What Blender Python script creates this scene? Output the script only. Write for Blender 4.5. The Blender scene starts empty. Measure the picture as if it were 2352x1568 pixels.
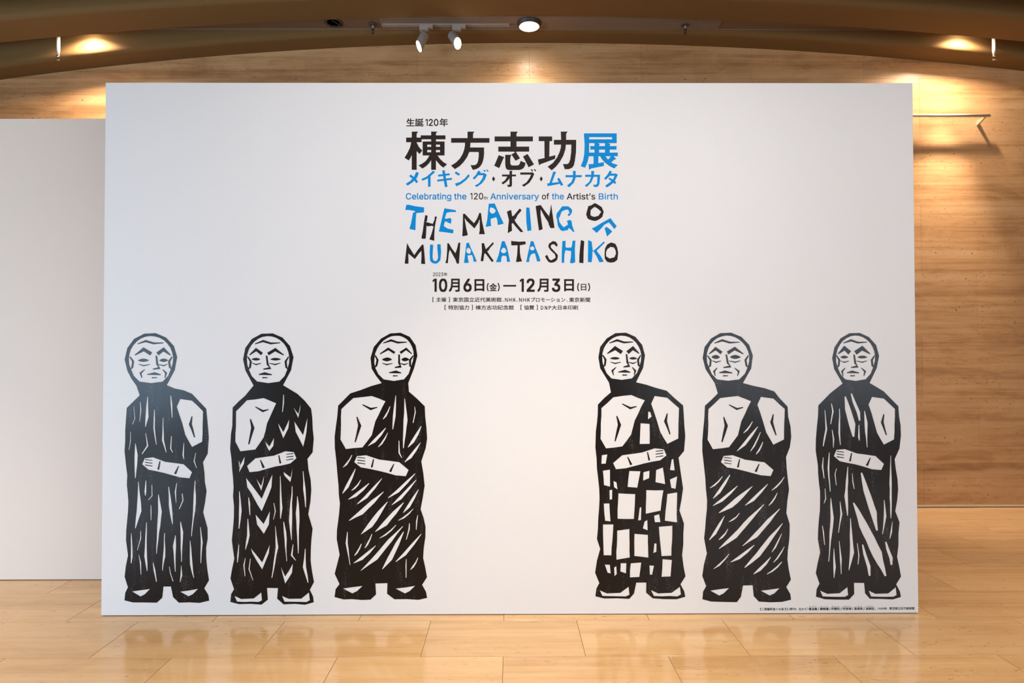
import bpy, math, random
from mathutils import Vector, Matrix
from mathutils.geometry import tessellate_polygon
sc = bpy.context.scene
C = sc.collection
PI = math.pi

def lin(r, g, b):
    f = lambda c: (c/255/12.92) if c/255 <= .04045 else ((c/255+.055)/1.055)**2.4
    return (f(r), f(g), f(b), 1)

# ------------------------------------------------------------------ camera
FPX, YAW, PITCH, ROLL = 1414.1, .0043, .0149, -.0014
CAM = Vector((.4865, -3.8299, 1.6653))
FW = Vector((math.sin(YAW)*math.cos(PITCH), math.cos(YAW)*math.cos(PITCH), math.sin(PITCH)))
_r = Vector((math.cos(YAW), -math.sin(YAW), 0)); _u = _r.cross(FW)
RT = math.cos(ROLL)*_r+math.sin(ROLL)*_u; UP = -math.sin(ROLL)*_r+math.cos(ROLL)*_u
cd = bpy.data.cameras.new('camera'); cam = bpy.data.objects.new('camera', cd); C.objects.link(cam)
cd.sensor_width = 36; cd.lens = FPX*36/2352; cd.clip_start = .05; cd.clip_end = 100
m = Matrix((RT, UP, -FW)).transposed().to_4x4(); m.translation = CAM
cam.matrix_world = m
sc.camera = cam

# ------------------------------------------------------------------ world, lights, exposure
sc.view_settings.view_transform = 'Standard'; sc.view_settings.look = 'None'
sc.view_settings.exposure = 0.65; sc.view_settings.gamma = 1; sc.view_settings.use_curve_mapping = False
w = bpy.data.worlds.new('world'); sc.world = w; w.use_nodes = True
w.node_tree.nodes['Background'].inputs[0].default_value = (.8, .88, 1, 1)
w.node_tree.nodes['Background'].inputs[1].default_value = .3

def light(name, kind, loc, energy, col, target=None, **kw):
    l = bpy.data.lights.new(name, kind); l.energy = energy; l.color = col[:3]
    for k, v in kw.items(): setattr(l, k, v)
    o = bpy.data.objects.new(name, l); C.objects.link(o); o.location = loc
    if target is not None:
        o.rotation_euler = (Vector(target)-Vector(loc)).to_track_quat('-Z', 'Y').to_euler()
    return o

WARM = (1, .80, .64); SOFT = (1, .95, .93); COOL = (.50, .74, 1)
# daylight from the glazed side of the hall, left and behind the camera
light('daylight_left', 'AREA', (-8.6, -3.6, .8), 360, COOL, (-1.5, 0, .2), shape='RECTANGLE', size=5.0, size_y=1.4)
light('daylight_rear_left', 'AREA', (-6.0, -8.3, 1.25), 160, COOL, (-2.2, 0, .8), shape='RECTANGLE', size=3.4, size_y=1.8)
light('daylight_rear', 'AREA', (5.0, -7.6, 1.9), 150, (.74, .87, 1), (1, 0, 1.6), shape='RECTANGLE', size=6, size_y=2.6)
# gallery spots in the ceiling slots in front of the title wall
for x, tx, tz, e in ((-1.2, -1.0, 1.0, 42), (.6, .7, .3, 46), (.9, .6, 3.0, 88), (2.6, 2.6, 1.2, 88)):
    light('gallery_spot', 'SPOT', (x, -2.55, 4.72), e, SOFT, (tx, .08, tz), spot_size=1.35, spot_blend=1, shadow_soft_size=.12)
# warm downlights further forward in the hall, over the floor
for x in (-3.75, .69, 5.1):
    light('hall_downlight', 'SPOT', (x, -1.7, 4.6), 420, (1, .82, .60), (x, -1.5, 0), spot_size=1.25, spot_blend=.9, shadow_soft_size=.1)
    light('hall_downlight', 'SPOT', (x, -5.4, 4.6), 200, (1, .80, .55), (x, -5.4, 0), spot_size=1.7, spot_blend=.9, shadow_soft_size=.1)
# lamps of the fittings in the rearmost ceiling slot
LAMPX = (-3.76, .69, 5.10); LAMPY, LAMPZ = 2.305, 4.915
for x in LAMPX:
    light('downlight_wash', 'SPOT', (x, LAMPY, LAMPZ-.02), 5 if abs(x) < 1 else 40, WARM, (x, LAMPY, 0), spot_size=math.radians(150), spot_blend=.35, shadow_soft_size=.035)
    light('downlight_beam', 'SPOT', (x, LAMPY, LAMPZ-.02), 50 if abs(x) < 1 else 60, WARM, (x, LAMPY+.3, 0), spot_size=math.radians(115), spot_blend=1, shadow_soft_size=.06)
    light('downlight_core', 'SPOT', (x, LAMPY, LAMPZ-.02), 380, WARM, (x, LAMPY+.45, 0), spot_size=math.radians(43), spot_blend=1, shadow_soft_size=.05)

# ------------------------------------------------------------------ helpers
def tag(o, label=None, cat=None, group=None, kind=None):
    if label: o['label'] = label
    if cat: o['category'] = cat
    if group: o['group'] = group
    if kind: o['kind'] = kind
    return o
def mesh(name, vs, fs, mat, parent=None, smooth=False, loc=None):
    me = bpy.data.meshes.new(name); me.from_pydata([tuple(v) for v in vs], [], fs); me.update()
    if mat: me.materials.append(mat)
    if smooth:
        for p in me.polygons: p.use_smooth = True
    o = bpy.data.objects.new(name, me); C.objects.link(o)
    if parent: o.parent = parent
    if loc: o.location = loc
    return o
def empty(name, loc=(0, 0, 0)):
    o = bpy.data.objects.new(name, None); C.objects.link(o); o.location = loc; o.empty_display_size = .1
    return o
class MB:
    def __init__(s): s.v = []; s.f = []
    def box(s, x0, x1, y0, y1, z0, z1):
        n = len(s.v)
        s.v += [(x, y, z) for z in (z0, z1) for y in (y0, y1) for x in (x0, x1)]
        s.f += [tuple(n+i for i in q) for q in ((0, 2, 3, 1), (4, 5, 7, 6), (0, 1, 5, 4), (2, 6, 7, 3), (0, 4, 6, 2), (1, 3, 7, 5))]
    def bevbox(s, x0, x1, y0, y1, z0, z1, b):
        # box with chamfered top (+z) edges
        n = len(s.v)
        s.v += [(x0, y0, z0), (x1, y0, z0), (x1, y1, z0), (x0, y1, z0), (x0, y0, z1-b), (x1, y0, z1-b), (x1, y1, z1-b), (x0, y1, z1-b),
                (x0+b, y0+b, z1), (x1-b, y0+b, z1), (x1-b, y1-b, z1), (x0+b, y1-b, z1)]
        s.f += [tuple(n+i for i in q) for q in ((0, 1, 5, 4), (1, 2, 6, 5), (2, 3, 7, 6), (3, 0, 4, 7), (4, 5, 9, 8), (5, 6, 10, 9), (6, 7, 11, 10), (7, 4, 8, 11), (8, 9, 10, 11), (3, 2, 1, 0))]
    def lathe(s, prof, n=32, M=Matrix(), cap0=True, cap1=True):
        b = len(s.v)
        for r, z in prof:
            for k in range(n):
                a = 2*PI*k/n; s.v.append(tuple(M @ Vector((r*math.cos(a), r*math.sin(a), z))))
        for i in range(len(prof)-1):
            for k in range(n):
                k2 = (k+1) % n
                s.f.append((b+i*n+k, b+i*n+k2, b+(i+1)*n+k2, b+(i+1)*n+k))
        if cap0: s.f.append(tuple(b+k for k in reversed(range(n))))
        if cap1: s.f.append(tuple(b+(len(prof)-1)*n+k for k in range(n)))
    def tube(s, a, b, r, n=16, r2=None):
        a = Vector(a); b = Vector(b); d = b-a
        M = Matrix.Translation(a) @ d.to_track_quat('Z', 'Y').to_matrix().to_4x4()
        s.lathe([(r, 0), (r2 or r, d.length)], n, M)
    def build(s, name, mat, parent=None, smooth=False, loc=None): return mesh(name, s.v, s.f, mat, parent, smooth, loc)

def newmat(name):
    m = bpy.data.materials.new(name); m.use_nodes = True
    return m, m.node_tree, m.node_tree.nodes['Principled BSDF']
def plain(name, col, rough=.5, metal=0, spec=.5, noise=.04, nscale=40, bump=0):
    m, nt, b = newmat(name)
    tc = nt.nodes.new('ShaderNodeTexCoord'); n = nt.nodes.new('ShaderNodeTexNoise'); n.inputs['Scale'].default_value = nscale; n.inputs['Detail'].default_value = 5
    nt.links.new(tc.outputs['Object'], n.inputs['Vector'])
    mx = nt.nodes.new('ShaderNodeMixRGB'); mx.inputs[1].default_value = tuple(c*(1-noise) for c in col[:3])+(1,); mx.inputs[2].default_value = tuple(min(1, c*(1+noise)) for c in col[:3])+(1,)
    nt.links.new(n.outputs['Fac'], mx.inputs[0]); nt.links.new(mx.outputs[0], b.inputs['Base Color'])
    b.inputs['Roughness'].default_value = rough; b.inputs['Metallic'].default_value = metal; b.inputs['Specular IOR Level'].default_value = spec
    if bump:
        bp = nt.nodes.new('ShaderNodeBump'); bp.inputs['Strength'].default_value = bump; bp.inputs['Distance'].default_value = .002
        nt.links.new(n.outputs['Fac'], bp.inputs['Height']); nt.links.new(bp.outputs[0], b.inputs['Normal'])
    return m
def emis(name, col, s):
    m, nt, b = newmat(name); b.inputs['Base Color'].default_value = (0, 0, 0, 1)
    b.inputs['Emission Color'].default_value = col; b.inputs['Emission Strength'].default_value = s
    return m
def travertine(name, dark, mid, pale, rough, wall, pore=1.0):
    m, nt, b = newmat(name); N = nt.nodes.new; L = nt.links.new
    tc = N('ShaderNodeTexCoord'); oi = N('ShaderNodeObjectInfo')
    cmb = N('ShaderNodeVectorMath'); cmb.operation = 'SCALE'; cmb.inputs[0].default_value = (31, 17, 23)
    L(oi.outputs['Random'], cmb.inputs['Scale'])
    add = N('ShaderNodeVectorMath'); L(tc.outputs['Object'], add.inputs[0])
    L(oi.outputs['Location'] if wall else cmb.outputs[0], add.inputs[1])       # the wall slabs are vein-matched
    def noise(scale, detail, vec, dist=0, rough_=.6):
        mp = N('ShaderNodeMapping'); mp.inputs['Scale'].default_value = vec; L(add.outputs[0], mp.inputs[0])
        n = N('ShaderNodeTexNoise'); n.inputs['Scale'].default_value = scale; n.inputs['Detail'].default_value = detail
        n.inputs['Roughness'].default_value = rough_; n.inputs['Distortion'].default_value = dist
        L(mp.outputs[0], n.inputs['Vector']); return n.outputs['Fac']
    V = (.5, 6, 6)
    band = noise(1.3, 7, (.16, 4.6, 4.6), .25, .66)
    fine = noise(4, 9, (.20, 8, 8), .35, .72)
    cloud = noise(2.4, 7, (.8, 2.4, 2.4), .9, .68)
    r1 = N('ShaderNodeValToRGB'); r1.color_ramp.elements[0].position = .38; r1.color_ramp.elements[1].position = .64
    r1.color_ramp.elements[0].color = dark; r1.color_ramp.elements[1].color = pale
    e = r1.color_ramp.elements.new(.5); e.color = mid
    ma = N('ShaderNodeMath'); ma.operation = 'MULTIPLY_ADD'; ma.inputs[1].default_value = .49
    L(band, ma.inputs[0])
    mb = N('ShaderNodeMath'); mb.operation = 'MULTIPLY'; mb.inputs[1].default_value = .24; L(fine, mb.inputs[0])
    mc = N('ShaderNodeMath'); mc.operation = 'MULTIPLY_ADD'; mc.inputs[1].default_value = .27; L(cloud, mc.inputs[0]); L(mb.outputs[0], mc.inputs[2]); L(mc.outputs[0], ma.inputs[2])
    L(ma.outputs[0], r1.inputs[0])
    # per slab shade
    hv = N('ShaderNodeHueSaturation'); mr = N('ShaderNodeMapRange'); mr.inputs[3].default_value = .95; mr.inputs[4].default_value = 1.05
    L(oi.outputs['Random'], mr.inputs[0]); L(mr.outputs[0], hv.inputs['Value']); L(r1.outputs[0], hv.inputs['Color'])
    # pores, short dark pits gathered in bands
    p = noise(38 if wall else 30, 3, (.75, 2.0, 2.0), 0, .5); pb = noise(1.1, 3, (.45, 7, 7), .2, .6)
    g1 = N('ShaderNodeMapRange'); g1.inputs[1].default_value = .64; g1.inputs[2].default_value = .69; L(p, g1.inputs[0])
    g2 = N('ShaderNodeMapRange'); g2.inputs[1].default_value = .47; g2.inputs[2].default_value = .60; L(pb, g2.inputs[0])
    mu = N('ShaderNodeMath'); mu.operation = 'MULTIPLY'; L(g1.outputs[0], mu.inputs[0]); L(g2.outputs[0], mu.inputs[1])
    mu2 = N('ShaderNodeMath'); mu2.operation = 'MULTIPLY'; mu2.inputs[1].default_value = .75*pore; L(mu.outputs[0], mu2.inputs[0])
    mx = N('ShaderNodeMixRGB'); mx.inputs[2].default_value = (dark[0]*.22, dark[1]*.16, dark[2]*.12, 1)
    L(mu2.outputs[0], mx.inputs[0]); L(hv.outputs[0], mx.inputs[1]); L(mx.outputs[0], b.inputs['Base Color'])
    rr = N('ShaderNodeMapRange'); rr.inputs[3].default_value = rough*.85; rr.inputs[4].default_value = rough*1.25; L(fine, rr.inputs[0]); L(rr.outputs[0], b.inputs['Roughness'])
    bp = N('ShaderNodeBump'); bp.invert = True; bp.inputs['Strength'].default_value = .35; bp.inputs['Distance'].default_value = .002
    L(mu.outputs[0], bp.inputs['Height']); L(bp.outputs[0], b.inputs['Normal'])
    return m

M_WALL = travertine('travertine_wall', (.33, .16, .062, 1), (.60, .345, .155, 1), (.72, .475, .255, 1), .36, True)
M_FLOOR = travertine('travertine_floor', (.61, .355, .155, 1), (.75, .475, .23, 1), (.83, .57, .31, 1), .13, False, .55)
M_GROUT = plain('joint_dark', (.30, .20, .115, 1), .8)
M_CEIL = plain('ceiling_paint', (.18, .105, .040, 1), .8, spec=.08, noise=.03, nscale=60, bump=.25)
M_STRIP = plain('slot_paint', (.17, .105, .062, 1), .55, noise=.05, nscale=12)
M_ALU = plain('brushed_aluminium', (.27, .19, .13, 1), .45, .2, noise=.06)
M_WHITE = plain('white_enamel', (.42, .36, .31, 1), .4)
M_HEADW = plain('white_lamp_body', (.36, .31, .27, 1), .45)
M_DARK = plain('dark_metal', (.05, .04, .03, 1), .5)
M_BLACKCUP = plain('black_recess', (.02, .016, .012, 1), .6)
M_CHROME = plain('chrome', (.7, .68, .62, 1), .2, 1)
M_BRASS = plain('satin_brass_rail', (.74, .62, .44, 1), .3, .25)
M_PANEL = plain('white_panel_cloth', (.79, .795, .80, 1), .45, spec=.22, noise=.012, nscale=220, bump=.08)
M_SIDE = plain('warm_lit_panel', (.74, .635, .555, 1), .65, spec=.25, noise=.012, nscale=160)  # base colour warmed to imitate light with less cool daylight in it
M_PLASTER = plain('plaster', (.55, .48, .38, 1), .8)
M_GLOW = emis('lamp_glow', (1, .90, .74, 1), 14)
M_BASE = plain('pale_skirting', (.78, .62, .42, 1), .3)

def ink(name, col, wear):
    m, nt, b = newmat(name); N = nt.nodes.new; L = nt.links.new
    tc = N('ShaderNodeTexCoord'); mp = N('ShaderNodeMapping'); mp.inputs['Scale'].default_value = (9, 9, 1.6); L(tc.outputs['Object'], mp.inputs[0])
    n1 = N('ShaderNodeTexNoise'); n1.inputs['Scale'].default_value = 2.5; n1.inputs['Detail'].default_value = 6; L(mp.outputs[0], n1.inputs['Vector'])
    n2 = N('ShaderNodeTexNoise'); n2.inputs['Scale'].default_value = 190; n2.inputs['Detail'].default_value = 3; L(tc.outputs['Object'], n2.inputs['Vector'])
    a = N('ShaderNodeMapRange'); a.inputs[1].default_value = .56; a.inputs[2].default_value = .74; L(n1.outputs['Fac'], a.inputs[0])
    c = N('ShaderNodeMapRange'); c.inputs[1].default_value = .57; c.inputs[2].default_value = .66; L(n2.outputs['Fac'], c.inputs[0])
    mu = N('ShaderNodeMath'); mu.operation = 'MULTIPLY'; L(a.outputs[0], mu.inputs[0]); L(c.outputs[0], mu.inputs[1])
    mw = N('ShaderNodeMath'); mw.operation = 'MULTIPLY'; mw.inputs[1].default_value = wear; L(mu.outputs[0], mw.inputs[0])
    mx = N('ShaderNodeMixRGB'); mx.inputs[1].default_value = col; mx.inputs[2].default_value = (.45, .45, .45, 1); L(mw.outputs[0], mx.inputs[0]); L(mx.outputs[0], b.inputs['Base Color'])
    b.inputs['Roughness'].default_value = .22; b.inputs['Specular IOR Level'].default_value = .24
    return m
M_INK = ink('black_print_ink', (.010, .008, .008, 1), .5)
M_TXT = plain('dark_brown_print', (.022, .014, .011, 1), .5, spec=.15)
M_BLUE = plain('blue_print', (.0, .255, .66, 1), .55, spec=.12)

# ------------------------------------------------------------------ floor
WY = 2.70; TW, TD = .9, .45
fb = MB(); fb.box(-9.5, 10.5, -8.5, WY+.3, -.25, -.004)
floor = fb.build('floor', M_FLOOR); tag(floor, kind='structure')
tm = MB(); g = .0016; tm.bevbox(-TW/2+g, TW/2-g, -TD/2+g, TD/2-g, -.0035, 0, .0008)
gm = MB(); gm.box(-8.6, 9.4, -3.2, WY, -.0039, -.0028)
gm.build('joint_filler', M_GROUT, floor)
tile0 = None
def put_tile(x, y, sx=1.0):
    global tile0
    if tile0 is None:
        tile0 = tm.build('tile', M_FLOOR, floor); o = tile0
    else:
        o = tile0.copy(); C.objects.link(o); o.parent = floor
    o.location = (x, y, 0); return o
for j in range(-7, 6):                      # row j spans Y j*TD .. (j+1)*TD
    off = 0 if j % 2 else .5               # R0 lies at Y=0; joints of the row just in front (j=-1) fall on whole multiples
    for i in range(-9, 10):
        put_tile((i+.5+off)*TW, (j+.5)*TD)

# ------------------------------------------------------------------ back wall of travertine slabs
wb = MB(); wb.box(-9.5, 10.5, WY+.021, WY+.3, 0, 5.3)
wall = wb.build('wall_back', M_GROUT); tag(wall, kind='structure')
SW = 1.193; SH = .684; ZT = 4.571; X0 = .703
def slab_mesh(w_, h_):
    b = MB(); g = .0005; c = .0006
    x0, x1, z0, z1 = -w_/2+g, w_/2-g, -h_/2+g, h_/2-g
    b.v = [(x0, .02, z0), (x1, .02, z0), (x1, .02, z1), (x0, .02, z1), (x0, c, z0), (x1, c, z0), (x1, c, z1), (x0, c, z1), (x0+c, 0, z0+c), (x1-c, 0, z0+c), (x1-c, 0, z1-c), (x0+c, 0, z1-c)]
    b.f = [(0, 1, 5, 4), (1, 2, 6, 5), (2, 3, 7, 6), (3, 0, 4, 7), (4, 5, 9, 8), (5, 6, 10, 9), (6, 7, 11, 10), (7, 4, 8, 11), (8, 9, 10, 11), (3, 2, 1, 0)]
    return b
protos = {}
for r in range(-1, 7):
    zt = ZT-r*SH; zb = max(zt-SH, .03); h_ = zt-zb
    off = 0 if r % 2 else .5
    for i in range(-6, 6):
        key = round(h_, 3)
        if key not in protos: protos[key] = slab_mesh(SW, h_).build('slab', M_WALL, wall); o = protos[key]
        else: o = protos[key].copy(); C.objects.link(o); o.parent = wall
        o.location = (X0+(i+.5+off)*SW, WY, (zt+zb)/2)
bb = MB(); bb.box(-9.4, 10.4, WY-.012, WY+.02, .008, .028)
o = bb.build('baseboard_back', M_BASE); tag(o, kind='structure')
for nm, x0, x1, y0, y1 in (('wall_left', -9.8, -9.5, -8.8, WY+.3), ('wall_right', 10.5, 10.8, -8.8, WY+.3), ('wall_front', -9.5, 10.5, -8.8, -8.5)):
    b = MB(); b.box(x0, x1, y0, y1, 0, 5.3); tag(b.build(nm, M_PLASTER), kind='structure')

# ------------------------------------------------------------------ ceiling: arched shells with flat service slots between them
def arch_back(x): return 4.952-(.0122 if x < .8 else .0111)*(x-.8)**2
def arch(x): return 4.948-.0103*(x-.62)**2
STRIPZ = 4.962
cb = MB(); cb.box(-9.5, 10.5, -8.5, WY+.3, 5.3, 5.4)
ceil = cb.build('ceiling', M_PLASTER); tag(ceil, kind='structure')
def shell(yb, yf, az):
    xs = [-9.5+i*.25 for i in range(81)]; vs = []; fs = []; prof = 13
    for x in xs:
        z = az(x); H = 5.29-z; r = .055
        P = [(yb, 5.29), (yb, z+.004), (yb-.004, z)]
        for k in range(8):
            a = k/7*PI/2; P.append((yf+r-r*math.sin(a), z+r-r*math.cos(a)))
        P += [(yf, z+r+.01), (yf, 5.29)]
        vs += [(x, p[0], p[1]) for p in P]
    n = len(P)
    for i in range(len(xs)-1):
        for k in range(n-1): fs.append((i*n+k, (i+1)*n+k, (i+1)*n+k+1, i*n+k+1))
        fs.append((i*n+n-1, (i+1)*n+n-1, (i+1)*n, i*n))
    fs.append(tuple(range(n))); fs.append(tuple((len(xs)-1)*n+k for k in reversed(range(n))))
    o = mesh('ceiling_shell', vs, fs, M_CEIL, ceil, True)
    for p in o.data.polygons:
        if len(p.vertices) > 4: p.use_smooth = False
    try: o.data.set_sharp_from_angle(angle=math.radians(35))
    except Exception: pass
    return o
shell(WY+.02, 2.44, arch_back)
MOD = .65; yb = 2.165; k = 0
while yb > -7.9:
    shell(yb, yb-.375, arch); yb -= MOD; k += 1
b = MB(); b.box(-9.5, 10.5, 2.150, 2.445, STRIPZ, STRIPZ+.02); b.build('slot_panel', M_STRIP, ceil)
yb = 2.165-.375
while yb > -8:
    b = MB(); b.box(-9.5, 10.5, yb-.285, yb+.01, STRIPZ+.01, STRIPZ+.03); b.build('slot_panel', M_STRIP, ceil); yb -= MOD
b = MB(); b.box(-9.5, 10.5, 2.428, 2.4395, STRIPZ-.010, STRIPZ); b.build('slot_edge_trim', M_ALU, ceil)
# ribbed aluminium cover in the middle run of the slot
gb = MB(); y = 2.182
while y < 2.42:
    if not 2.30 < y < 2.345: gb.box(-.80, 2.62, y, y+.009, STRIPZ-.010, STRIPZ)
    else: gb.box(.55, 2.62, y, y+.009, STRIPZ-.010, STRIPZ)
    y += .0165
o = gb.build('ribbed_cover', M_ALU, ceil); tag(o, kind='stuff')

# ------------------------------------------------------------------ fittings in the slot
LL = ['round glowing downlight hidden at the left end of the ceiling slot', 'round glowing downlight in the middle of the ceiling slot above the title wall', 'round glowing downlight hidden at the right end of the ceiling slot']
def disc(mb, r, z, n=40):
    mb.v += [(r*math.cos(2*PI*k/n), r*math.sin(2*PI*k/n), z) for k in range(n)]; b0 = len(mb.v)-n; mb.f.append(tuple(b0+k for k in reversed(range(n))))
t = empty('downlight', (LAMPX[0], LAMPY, 0))
b = MB(); b.lathe([(.098, STRIPZ-.001), (.122, STRIPZ-.001), (.124, STRIPZ-.014), (.108, LAMPZ+.012), (.1035, LAMPZ+.004), (.099, LAMPZ+.004), (.098, STRIPZ-.002)], 40, cap0=False, cap1=False); b.build('housing', M_DARK, t, True)
b = MB(); b.lathe([(.0985, LAMPZ+.006), (.1045, LAMPZ+.004), (.1045, LAMPZ), (.0985, LAMPZ-.001), (.0985, LAMPZ+.006)], 40, cap0=False, cap1=False); b.build('rim', M_CHROME, t, True)
b = MB(); disc(b, .099, LAMPZ+.003); b.build('lamp_face', M_GLOW, t)
tag(t, LL[0], 'ceiling light', 'downlights in the ceiling slot')
def copy_tree(o, parent=None):
    c = o.copy(); C.objects.link(c)
    if parent: c.parent = parent
    for ch in list(o.children): copy_tree(ch, c)
    return c
for i in (1, 2):
    c = copy_tree(t); c.location.x = LAMPX[i]; c['label'] = LL[i]

# lighting track and two spot heads
b = MB(); b.box(-.79, .49, 2.322, 2.328, STRIPZ-.016, STRIPZ); b.box(-.79, .49, 2.352, 2.358, STRIPZ-.016, STRIPZ); b.box(-.79, .49, 2.328, 2.352, STRIPZ-.006, STRIPZ)
b.box(-.795, -.785, 2.322, 2.358, STRIPZ-.018, STRIPZ)
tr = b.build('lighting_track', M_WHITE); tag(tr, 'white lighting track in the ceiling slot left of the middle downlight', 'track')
def head(name, x, axis, cut, Lh, label, spot_to):
    t = empty(name, (x, 2.34, 0)); zt = STRIPZ-.016
    b = MB(); b.box(-.065, .022, -.020, .020, zt-.050, zt); b.box(.022, .068, -.020, .020, zt-.026, zt); b.build('track_adapter', M_WHITE, t)
    b = MB(); b.tube((-.045, 0, zt-.05), (-.045, 0, zt-.085), .008); b.box(-.060, -.030, -.006, .006, zt-.095, zt-.075); b.build('swivel', M_HEADW, t, False)
    a = Vector(axis).normalized(); n_ = Vector(cut).normalized(); R_ = .046
    p0 = Vector((-.045, 0, zt-.082))+a*(-.012)
    u = a.orthogonal().normalized(); v = a.cross(u); N = 40
    # shift the body sideways from the swivel so the head hangs beside it
    c0 = p0+Vector((.030 if axis[0] < 0 else -.022, 0, -.014)); end = c0+a*Lh
    vs = []; rings = []
    for s, rr in ((0, .6), (.004, .9), (.012, 1)):
        rings.append([c0+a*s+(u*math.cos(2*PI*k/N)+v*math.sin(2*PI*k/N))*R_*rr for k in range(N)])
    def cutpt(rr, back=0):
        out = []
        for k in range(N):
            q = c0+(u*math.cos(2*PI*k/N)+v*math.sin(2*PI*k/N))*rr
            tt = (end-a*back-q).dot(n_)/a.dot(n_); out.append(q+a*tt)
        return out
    rings.append(cutpt(R_)); rings.append(cutpt(R_-.003)); inner = cutpt(R_-.003, .006); rings.append(inner)
    for r_ in rings: vs += r_
    fs = [tuple(reversed(range(N)))]
    for i in range(len(rings)-1):
        for k in range(N): fs.append((i*N+k, i*N+(k+1) % N, (i+1)*N+(k+1) % N, (i+1)*N+k))
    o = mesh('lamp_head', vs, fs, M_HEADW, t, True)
    try: o.data.set_sharp_from_angle(angle=math.radians(40))
    except Exception: pass
    g = cutpt(R_-.0035, .004); mesh('lamp_face', g, [tuple(range(N))], M_GLOW, t)
    tag(t, label, 'spotlight', 'spotlights on the track')
    e = end+Vector((x, 2.34, 0))+a*.04
    light('track_lamp', 'SPOT', e, 14, SOFT, spot_to, spot_size=1.0, spot_blend=.8, shadow_soft_size=.04)
head('track_spotlight', -.35, (-.40, -.12, -.90), (-.80, -.42, -.45), .150, 'white track spotlight on the left, tilted down to the left', (-2.4, -4, 0))
head('track_spotlight', -.02, (.44, -.38, -.82), (.55, -.66, -.25), .150, 'white track spotlight on the right, tilted towards the viewer', (2.0, -5, 0))

# sprinkler heads
SL = ['long white sprinkler pipe in front of the lit vault at far left', 'short sprinkler under the slot, left of the spotlights', 'short sprinkler under the slot, right of the middle downlight', 'long white sprinkler pipe in front of the lit vault at far right']
for i, (x, zbot, long_) in enumerate(((-4.045, 4.590, True), (-.885, 4.862, False), (2.268, 4.862, False), (5.395, 4.600, True))):
    t = empty('sprinkler', (x, 2.335, 0)); rr = .0165 if long_ else .011
    b = MB(); b.lathe([(.038, STRIPZ-.010), (.040, STRIPZ-.012), (.038, STRIPZ-.016), (.012, STRIPZ-.020)], 24); b.build('escutcheon', M_DARK, t)
    b = MB(); zc = zbot+.052
    if long_: b.lathe([(rr, STRIPZ-.014), (rr, zc+.045), (rr*.72, zc)], 20)
    else: b.lathe([(rr, STRIPZ-.014), (rr*.8, zc-.006)], 20)
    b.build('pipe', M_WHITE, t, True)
    b = MB(); b.lathe([(.011, zc), (.016, zc-.006), (.016, zc-.013), (.010, zc-.017)], 16); b.build('collar', M_CHROME if long_ else M_DARK, t)
    b = MB()
    for s in (-1, 1): b.box(s*.011-.0025, s*.011+.0025, -.003, .003, zbot+.006, zc-.015)
    b.lathe([(.017, zbot), (.017, zbot+.004), (.004, zbot+.007)], 16); b.box(-.003, .003, -.003, .003, zbot, zc-.015); b.build('deflector', M_CHROME if long_ else M_DARK, t)
    tag(t, SL[i], 'sprinkler', 'sprinklers along the ceiling slot')
# open dark recess with a hook, left of the sprinkler
t = empty('recessed_socket', (-1.275, 2.31, 0))
b = MB(); b.lathe([(.092, STRIPZ-.001), (.090, STRIPZ-.006), (.066, STRIPZ-.006), (.060, STRIPZ-.002)], 32); b.build('rim', M_DARK, t)
b = MB(); b.lathe([(.0605, STRIPZ-.0045), (.030, STRIPZ-.0045)], 32); b.build('cup', M_BLACKCUP, t)
b = MB(); b.tube((.0, -.06, STRIPZ-.010), (.075, .045, STRIPZ-.016), .007); b.build('hook', M_BLACKCUP, t)
tag(t, 'dark round recessed socket in the slot between the left sprinkler and the left end', 'ceiling fitting')

# ------------------------------------------------------------------ rail on the wall
t = empty('wall_rail', (4.0, WY, 4.13))
b = MB(); b.tube((-1.8, -.118, -.002), (1.535, -.118, -.002), .017, 20)
M_ = Matrix.Translation((1.535, -.118, -.002)); 
b.lathe([(.0155, 0), (.012, .009), (.005, .013)], 20, M_ @ Vector((1, 0, 0)).to_track_quat('Z', 'Y').to_matrix().to_4x4())
b.build('bar', M_BRASS, t, True)
for x in (1.49, -.2, -1.6):
    b = MB(); b.v = [(x-.003, -.124, -.012), (x-.003, -.110, -.012), (x-.003, 0, -.012), (x-.003, 0, -.062), (x-.003, -.012, -.062), (x+.018, -.124, -.012), (x+.018, -.110, -.012), (x+.018, 0, -.012), (x+.018, 0, -.062), (x+.018, -.012, -.062)]
    b.f = [(0, 1, 2, 3, 4), (9, 8, 7, 6, 5), (0, 4, 9, 5), (4, 3, 8, 9), (3, 2, 7, 8), (2, 1, 6, 7), (1, 0, 5, 6)]
    b.build('bracket', M_BRASS, t)
tag(t, 'thin brass-coloured rail on the travertine wall, right of the title wall', 'rail')

# ------------------------------------------------------------------ free-standing walls
PY, PL, PR, PH = .0791, -2.0829, 3.0714, 3.3749
side = empty('side_display_wall', (-4.5, .691, 0))
b = MB(); b.box(-2.7, 2.62, 0, .12, .006, PH); b.build('panel_body', M_SIDE, side)
b = MB(); b.box(-2.69, 2.61, .01, .11, 0, .006); b.build('shadow_gap_strip', M_DARK, side)  # dark strip standing in for the shadow line below the panel
tag(side, 'plain display wall with warm light in its colour, set back behind the left edge of the title wall', 'display wall')
tw = empty('title_wall', (0, 0, 0))
b = MB(); b.box(PL, PR, PY, PY+.12, .005, PH); b.build('panel_body', M_PANEL, tw)
b = MB(); b.box(PL+.01, PR-.01, PY+.006, PY+.11, 0, .005); b.build('shadow_gap_strip', M_DARK, tw)  # shadow line under the title wall, made as a dark strip
tag(tw, 'large white title wall with blue and black lettering and six robed figures in black', 'display wall')

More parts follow.
